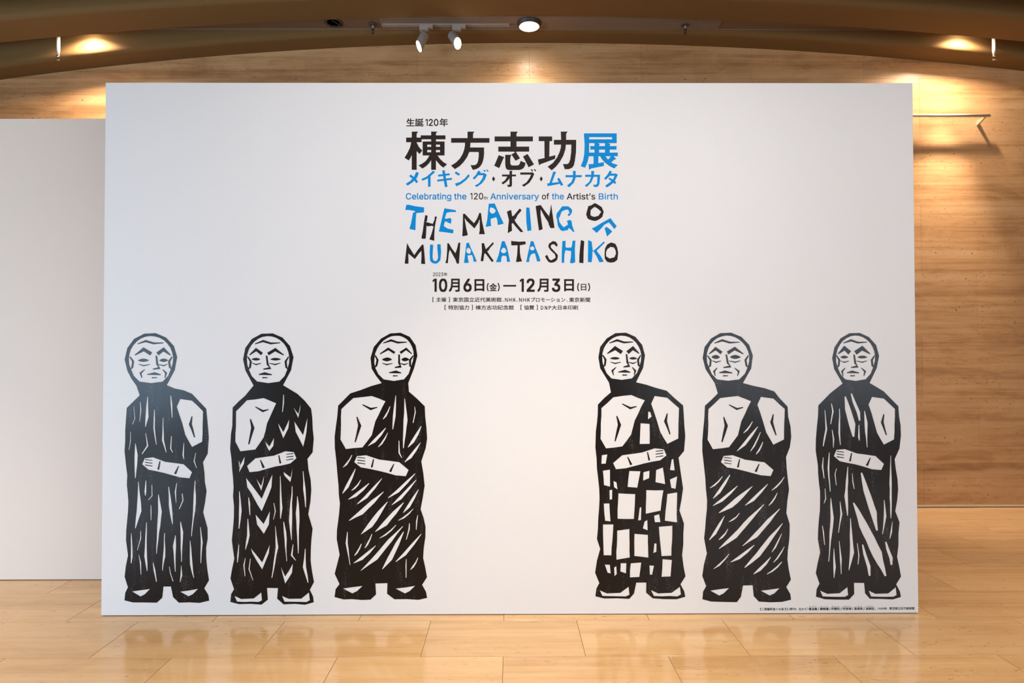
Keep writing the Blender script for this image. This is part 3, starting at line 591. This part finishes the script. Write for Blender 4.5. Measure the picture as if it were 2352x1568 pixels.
def figure(seed, x0, x1, y0, y1, hx, hw, hh, lean, bare, shapes, shoes_white, label, tall=0):
    rnd = random.Random(seed); cx = (x0+x1)/2; hy = y0+hh/2
    ny = y0+hh                                    # chin
    X = lambda u: x0+(x1-x0)*u
    # outline
    ang = [205, 180, 155, 130, 105, 80, 55, 30, 5, -25]
    hp = [(hx+hw/2*math.cos(math.radians(a))*1.0, hy-hh/2*math.sin(math.radians(a))*(1.0 if a > 0 else .95)) for a in ang]
    hp = [(x+(hy-y)*lean, y) for x, y in hp]
    sh = ny+24
    outer = hp + [(hx+hw*.30, ny-2), (X(.80), sh-6), (X(.97), sh+28), (X(1.0), sh+95), (X(.985), ny+150), (X(.93), ny+175), (X(.97), ny+240), (X(.94), ny+290), (X(.985), ny+325), (X(.96), ny+400), (X(1.0), y1-52),
                  (X(.95), y1-34), (X(.99), y1-18), (X(1.0), y1-5), (X(.90), y1), (X(.64), y1-1), (X(.57), y1-14), (X(.56), y1-38),
                  (X(.45), y1-38), (X(.44), y1-12), (X(.38), y1), (X(.10), y1-1), (X(0), y1-6), (X(.01), y1-24), (X(.05), y1-36), (X(.0), y1-60), (X(.05), y1-110), (X(.02), ny+360), (X(.055), ny+270),
                  (X(.02), ny+190), (X(.0), ny+150), (X(.01), sh+80), (X(.03), sh+26), (X(.17), sh-2), (hx-hw*.28, ny-1)]
    outer = [(x+(rnd.uniform(-2, 2) if (i > 10 and x0+6 < x < x1-6) else 0), y+(rnd.uniform(-7, 7) if sh+30 < y < y1-60 else 0)) for i, (x, y) in enumerate(outer)]
    holes = []; isl = []
    # face and simple features
    f = [(hx+(x-hx-(hy-y)*lean)*(1-18/hw)+(hy-y)*lean*.9, hy+(y-hy)*(1-15/hh)) for x, y in smooth_poly(hp+[(hx+hw*.26, ny-3), (hx-hw*.26, ny-3)], 2)]
    holes.append(f)
    q = lambda u, v: (hx+u*hw+(-v*hh)*lean, hy+v*hh)
    bw = rnd.uniform(.8, 1.7); ez = rnd.uniform(.75, 1.25); dn = rnd.uniform(-.02, .04); tw_ = rnd.choice((-.07, .07)); q0 = q
    q = lambda u, v: q0(u+tw_*(1-abs(u)*1.6), v)
    for s in (-1, 1):
        isl.append(stroke([q(s*.06, -.10), q(s*.19, -.16-.02*bw), q(s*.34, -.08)], [3.0*bw, 3.4*bw, 1.0]))
        isl.append(smooth_poly([q(s*.10, dn), q(s*.19, dn-.035*ez), q(s*.29, dn), q(s*.19, dn+.03*ez)], 3))
        isl.append(stroke([q(s*.08, dn+.075), q(s*.19, dn+.10), q(s*.28, dn+.07)], [.7, 1.5, .6]))
        isl.append(stroke([q0(s*.405, -.05), q0(s*.345, .04), q0(s*.36, .15), q0(s*.40, .19)], [1.2, 2.4, 2.2, 1.0]))
        if bw > 1.2: isl.append(stroke([q(s*.17, .19), q(s*.245, .26), q(s*.22, .35)], [.7, 2.4, .8]))
    isl.append(stroke([q(.035, -.07), q(.055, .10), q(.10, .165), q(-.03, .185)], [1.8, 2.2, 3.2, 1.2]))
    isl.append(stroke([q(-.13, .285), q(0, .268), q(.13, .29)], [.9, 3.2, .9]))
    isl.append(stroke([q(-.05, .345), q(.05, .345)], [1.4, 1.0]))
    isl.append(stroke([q0(-.26, -.29), q0(-.1, -.345), q0(.05, -.30), q0(.24, -.31)], [.9, 2.6, 2.2, .9]))
    # chest and arms
    if bare in ('left', 'both'):
        holes.append([(X(.07), sh+34), (X(.20), sh+9), (X(.40), sh+4), (X(.55), sh+16), (X(.44), sh+62), (X(.40), ny+118), (X(.30), ny+146), (X(.12), ny+150), (X(.06), ny+128)])
        isl.append(stroke([(X(.24), sh+52), (X(.27), ny+96), (X(.22), ny+134)], [1.2, 3.8, 1.4]))
        isl.append(stroke([(X(.30), sh+24), (X(.39), sh+34), (X(.46), sh+30)], [1, 2.6, .9]))
    if bare in ('right', 'both'):
        holes.append([(X(.93), sh+34), (X(.80), sh+10), (X(.66), sh+6), (X(.62), sh+24), (X(.68), sh+60), (X(.72), ny+112), (X(.80), ny+140), (X(.92), ny+128)])
        isl.append(stroke([(X(.80), sh+46), (X(.78), ny+88), (X(.83), ny+118)], [1.2, 3.4, 1.2]))
    if bare == 'none':
        holes.append([(X(.40), sh-4), (X(.62), sh-4), (X(.52), sh+46)])
    if bare != 'both':
        s = 1 if bare == 'left' else -1
        cxh = .5+.09*s
    else: cxh = .55
    # folded forearms: two pale bands with the fingers laid over the sleeve
    fy = ny+(158 if shoes_white else 172)
    arm = [(X(.20), fy+26), (X(.30), fy+8), (X(.52), fy+2), (X(.66), fy-8), (X(.76), fy-6), (X(.79), fy+8), (X(.72), fy+20), (X(.54), fy+27), (X(.34), fy+38), (X(.23), fy+40)]
    if lean or bare == 'right': arm = [(2*cx-x, y) for x, y in arm]
    if all(clear(arm, h_, 4) for h_ in holes):
        holes.append(arm); s = -1 if (lean or bare == 'right') else 1
        for k in range(3): isl.append(stroke([(cx+s*(x1-x0)*.17, fy-1+k*6.5), (cx+s*(x1-x0)*.255, fy-3+k*6.2)], [.8, 1.0]))
        isl.append(stroke([(cx+s*(x1-x0)*.08, fy+1), (cx+s*(x1-x0)*.10, fy+20)], [1.2, 2.0]))
        isl.append(stroke([(cx-s*(x1-x0)*.14, fy+12), (cx-s*(x1-x0)*.10, fy+30)], [1.0, 2.6]))
    # shoes
    for s in (0, 1):
        a, b = (.03, .40) if s == 0 else (.60, .97)
        if shoes_white: holes.append([(X(a+.02), y1-20), (X(a+.10), y1-13), (X(b-.12), y1-14), (X(b-.03), y1-28), (X(b-.02), y1-10), (X(b-.06), y1-6), (X(a+.05), y1-7)])
        else: holes.append([(X(a+.06), y1-26), (X(b-.10), y1-32), (X(b-.16), y1-20), (X(a+.16), y1-15)])
    # fold cuts, the large ones first
    top, bot = ny+20, y1-62
    def cut(k, u, y, big):
        if k == 'sliver':
            return stroke([(X(u), y), (X(u)+rnd.uniform(-4, 4), y+rnd.uniform(20, 50)*big), (X(u)+rnd.uniform(-9, 9), y+rnd.uniform(55, 85)*big)], [.7, rnd.uniform(1.6, 3.4)*big, .8])
        if k == 'chevron':
            w_ = rnd.uniform(22, 40)*big; h_ = rnd.uniform(22, 36)*big; t_ = rnd.uniform(9, 22)*big; d_ = rnd.uniform(-6, 6)
            return [(X(u)-w_/2, y), (X(u)+d_, y+h_*.8), (X(u)+w_/2, y-8), (X(u)+w_/2-2, y+t_), (X(u)+d_, y+h_+t_*.8), (X(u)-w_/2+3, y+t_)]
        if k == 'sweep':
            l = rnd.uniform(45, 85)*big; a = math.radians(rnd.uniform(32, 60)); return stroke([(X(u), y), (X(u)+l*.35*math.cos(a), y-l*.3*math.sin(a)), (X(u)+l*.7*math.cos(a), y-l*.72*math.sin(a)), (X(u)+l*math.cos(a), y-l*math.sin(a)-5)], [.7, 3.2*big, 2.6*big, .7])
        if k == 'patch':
            w_ = rnd.uniform(12, 21)*big; h_ = rnd.uniform(28, 46)*big; j = lambda: rnd.uniform(-4, 4)
            return [(X(u)-w_/2+j(), y+j()), (X(u)+w_/2+j(), y+j()), (X(u)+w_/2+j(), y+h_+j()), (X(u)-w_/2+j(), y+h_+j())]
        l = rnd.uniform(80, 130)*big; a = math.radians(rnd.uniform(66, 80)); return stroke([(X(u), y), (X(u)+l*.3*math.cos(a), y+l*.3*math.sin(a)), (X(u)+l*.7*math.cos(a)+3, y+l*.7*math.sin(a)), (X(u)+l*math.cos(a), y+l*math.sin(a))], [1.5, 5.5*big, 6.5*big, 2])
    kinds, want, gap = shapes
    for big, n_ in ((1.75, want//5), (1.15, want//2), (.6, want)):
        made = tries = 0
        while made < n_ and tries < n_*45:
            tries += 1; k = rnd.choice(kinds); u = rnd.uniform(.06, .90); y = rnd.uniform(top, bot)
            g_ = cut(k, u, y, big)
            if max(p[1] for p in g_) > y1-48 and max(p[1] for p in g_) > bot+4: continue
            if not all(inside(p, outer) and pdist(p, outer) > 7 for p in g_): continue
            if not all(clear(g_, h_, gap) for h_ in holes): continue
            holes.append(g_); made += 1
    outer = rough(outer, rnd, 20, 1.5); holes = [rough(h_, rnd, 16, .7) for h_ in holes]; isl = [rough(i_, rnd, 14, .35) for i_ in isl]
    ok = []
    for h_ in holes:
        if all(inside(p, outer) for p in h_) and min(pdist(p, outer) for p in h_) > 1.5 and min(pdist(p, h_) for p in outer) > 1.5 and all(clear(h_, o_, 1.5) for o_ in ok): ok.append(h_)
    holes = ok
    flat('figure_print', [[outer]+holes]+[[i_] for i_ in isl], M_INK, .0009, label)
figure(11, 286, 480, 764, 1384, 347, 120, 122, 0, 'right', (['sliver'], 22, 9), False, 'black figure in a nearly solid dark robe')
figure(12, 529, 721, 764, 1388, 616, 116, 122, 0, 'left', (['chevron', 'chevron', 'sliver'], 26, 8), True, 'black figure with chevron folds in the robe')
figure(17, 769, 981, 763, 1377, 905, 108, 118, .10, 'left', (['sweep', 'sweep', 'sliver'], 34, 7), False, 'black figure with head leaning to one side')
figure(14, 1367, 1574, 763, 1375, 1428, 108, 116, 0, 'both', (['patch'], 40, 7), True, 'black figure in a chequered robe')
figure(15, 1613, 1817, 763, 1382, 1672, 116, 118, -.04, 'both', (['sweep'], 20, 9), False, 'black figure with sweeping diagonal folds')
figure(16, 1874, 2069, 763, 1376, 1965, 108, 118, 0, 'right', (['long', 'long', 'sliver'], 26, 7), True, 'black figure with long slanting folds')
